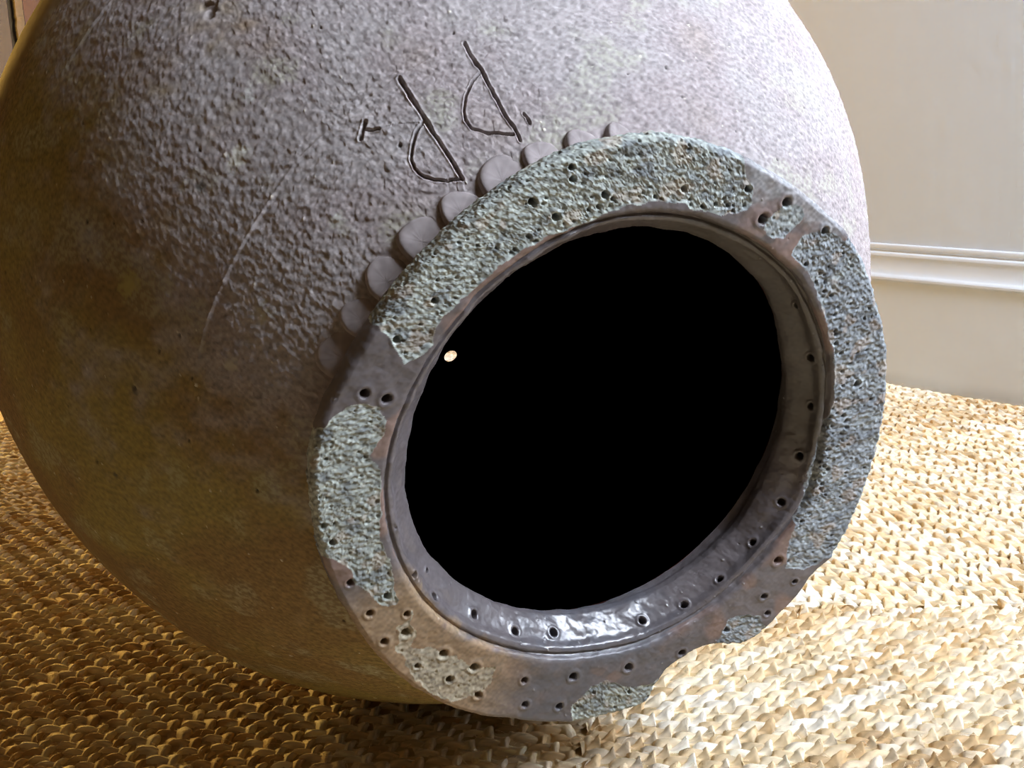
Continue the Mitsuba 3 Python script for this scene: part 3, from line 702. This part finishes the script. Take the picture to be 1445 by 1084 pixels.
gl = gl * (1 - oliv) + np.array([0.070, 0.060, 0.042]) * oliv
ashen = (step(18, 24, th) * step(50, 44, th) * step(0.198, 0.214, r + 0.03 * w1) * (s < 0.012))[:, None] * 0.8
gl = gl * (1 - ashen) + np.array([0.27, 0.275, 0.285]) * (0.6 + 0.8 * sp) * ashen
pink = (step(22, 28, th) * step(46, 40, th) * step(0.42, 0.56, g3) * (s < 0.004))[:, None] * 0.6 * (1 - ashen)
gl = gl * (1 - pink) + np.array([0.235, 0.16, 0.14]) * pink
steel = (np.maximum(step(150, 168, th), step(-148, -165, th)) * (0.35 + 0.65 * step(0.4, 0.6, g3)))[:, None] * 0.7
gl = gl * (1 - steel) + np.array([0.088, 0.090, 0.105]) * steel
gl = gl + np.array([0.25, 0.25, 0.24]) * bumps[:, None] * 0.5
gl = gl * (0.9 + 0.2 * sp)
tp6 = np.array([1.0 if i >= 0 and pnames[i] == 'P6' else 0.0 for i in tag])[:, None]
cg = cg * (1 - 0.7 * tp6) + ctan * (0.55 + 0.9 * sp) * 0.7 * tp6
colr = np.where((tag >= 0)[:, None], cg, gl)
eb = (edgez & (tag < 0))[:, None]
colr = np.where(eb, np.array([0.24, 0.17, 0.11]) * (0.75 + 0.5 * sp), colr)
gloss = np.where(tag >= 0, 0.05, np.where(edgez, 0.25, 0.75 + 0.25 * lipz)) * (1 - 0.5 * tanz[:, 0]) * (1 - 0.55 * oliv[:, 0])
colr = np.clip(colr, 0.01, 0.85)
F = grid_faces(nr, nc, True)
fn = np.cross(V[F[:2000, 1]] - V[F[:2000, 0]], V[F[:2000, 2]] - V[F[:2000, 0]])
if ((fn * nrm[F[:2000, 0]]).sum(1) > 0).mean() < 0.5: F = F[:, ::-1]
ft = np.where((tag[F[:, 0]] == tag[F[:, 1]]) & (tag[F[:, 1]] == tag[F[:, 2]]), tag[F[:, 0]], np.max(tag[F], axis=1) * 0 - 1)
nv = np.zeros_like(V); fcr = np.cross(V[F[:, 1]] - V[F[:, 0]], V[F[:, 2]] - V[F[:, 0]])
PATCH_LABEL = {'P1': 'coarse grey-green gritty scar along the top of the rim', 'P2': 'blue-grey gritty scar down the right of the rim', 'P3': 'pale grey gritty scar at the left of the rim', 'P4': 'small grey gritty scar at the bottom of the rim',
               'P5': 'small grey gritty scar beside the chipped edge', 'P6': 'tan pitted scar at the lower left of the rim', 'P7': 'small grey gritty island at the upper right of the rim'}
for i in range(-1, len(pnames)):
    fs = F[ft == i]
    if not len(fs): continue
    used, inv = np.unique(fs, return_inverse=True)
    key = 'storage_jar__rim' if i < 0 else numbered('storage_jar__rim__grit_scar')
    add(key, trimesh.Trimesh(V[used], inv.reshape(-1, 3), process=False), 'mat_rim', smooth=True, uv=np.stack([gloss[used], gloss[used] * 0], 1), color=colr[used])
    labels[key] = {'label': PATCH_LABEL[pnames[i]] if i >= 0 else 'broad flat rim with dark pricked glaze and a chipped edge'}

# --- thumb-pressed pads where the rim was luted to the shoulder
rng = np.random.default_rng(3)
for t0, s_mm in PADS:
    s0 = s_mm / 1000 - 0.0045
    na, nb = 40, 14
    aa = np.linspace(0, 2 * np.pi, na, endpoint=False); bb = np.linspace(0, 1, nb)
    B, A_ = np.meshgrid(bb, aa, indexing='ij')
    size = 0.95 + 0.13 * math.sin(t0 * 7.3) - 0.22 * (t0 > -20)
    dx = 0.0175 * size * B * np.cos(A_) * (1 + 0.12 * np.cos(A_)); dy = np.where(np.sin(A_) > 0, 0.0118 * size, 0.020) * B * np.sin(A_) * (1 + 0.10 * np.sin(2 * A_ + t0))
    tt = t0 + np.degrees(dx / 0.228); sv = np.maximum(s0 + dy, 0.016)
    sv2 = sv
    hh = (0.0030 - 0.0028 * B * np.cos(A_)) * (1 - B ** 9) - 0.0015 * (B > 0.98) + 0.0005 * (meshkit.noise(np.stack([A_ * 9, B * 1.5, B * 0 + t0], -1), 5) - 0.5) - 0.0008 * np.exp(-(B / 0.5) ** 2)
    hh = np.where(B > 0.99, -0.002, hh)
    rr = BODY_R(sv2)
    slope = BODY_R.derivative()(sv2)
    ll = np.sqrt(1 + slope ** 2)
    v = jar_point(tt.ravel(), (sv2 - hh * slope / ll).ravel(), (rr + hh / ll).ravel())
    f = grid_faces(nb, na, True)
    mesh_ = trimesh.Trimesh(v, f, process=False)
    if mesh_.face_normals[len(f) // 2] @ (jar_point(np.array(t0), np.array(s0), np.array(0.3)) - jar_point(np.array(t0), np.array(s0), np.array(0.1))) < 0: f = f[:, ::-1]
    cc = np.array([0.285, 0.252, 0.250]) * (0.70 + 0.6 * meshkit.fbm(v / 0.006, 2, 5))[:, None] * (0.85 + 0.3 * meshkit.noise(np.stack([A_.ravel() * 14, B.ravel(), B.ravel() * 0], -1), 6))[:, None]
    add(numbered('storage_jar__thumb_pad'), trimesh.Trimesh(v, f, process=False), 'mat_body', smooth=True, uv=np.zeros((len(v), 2)), color=cc)
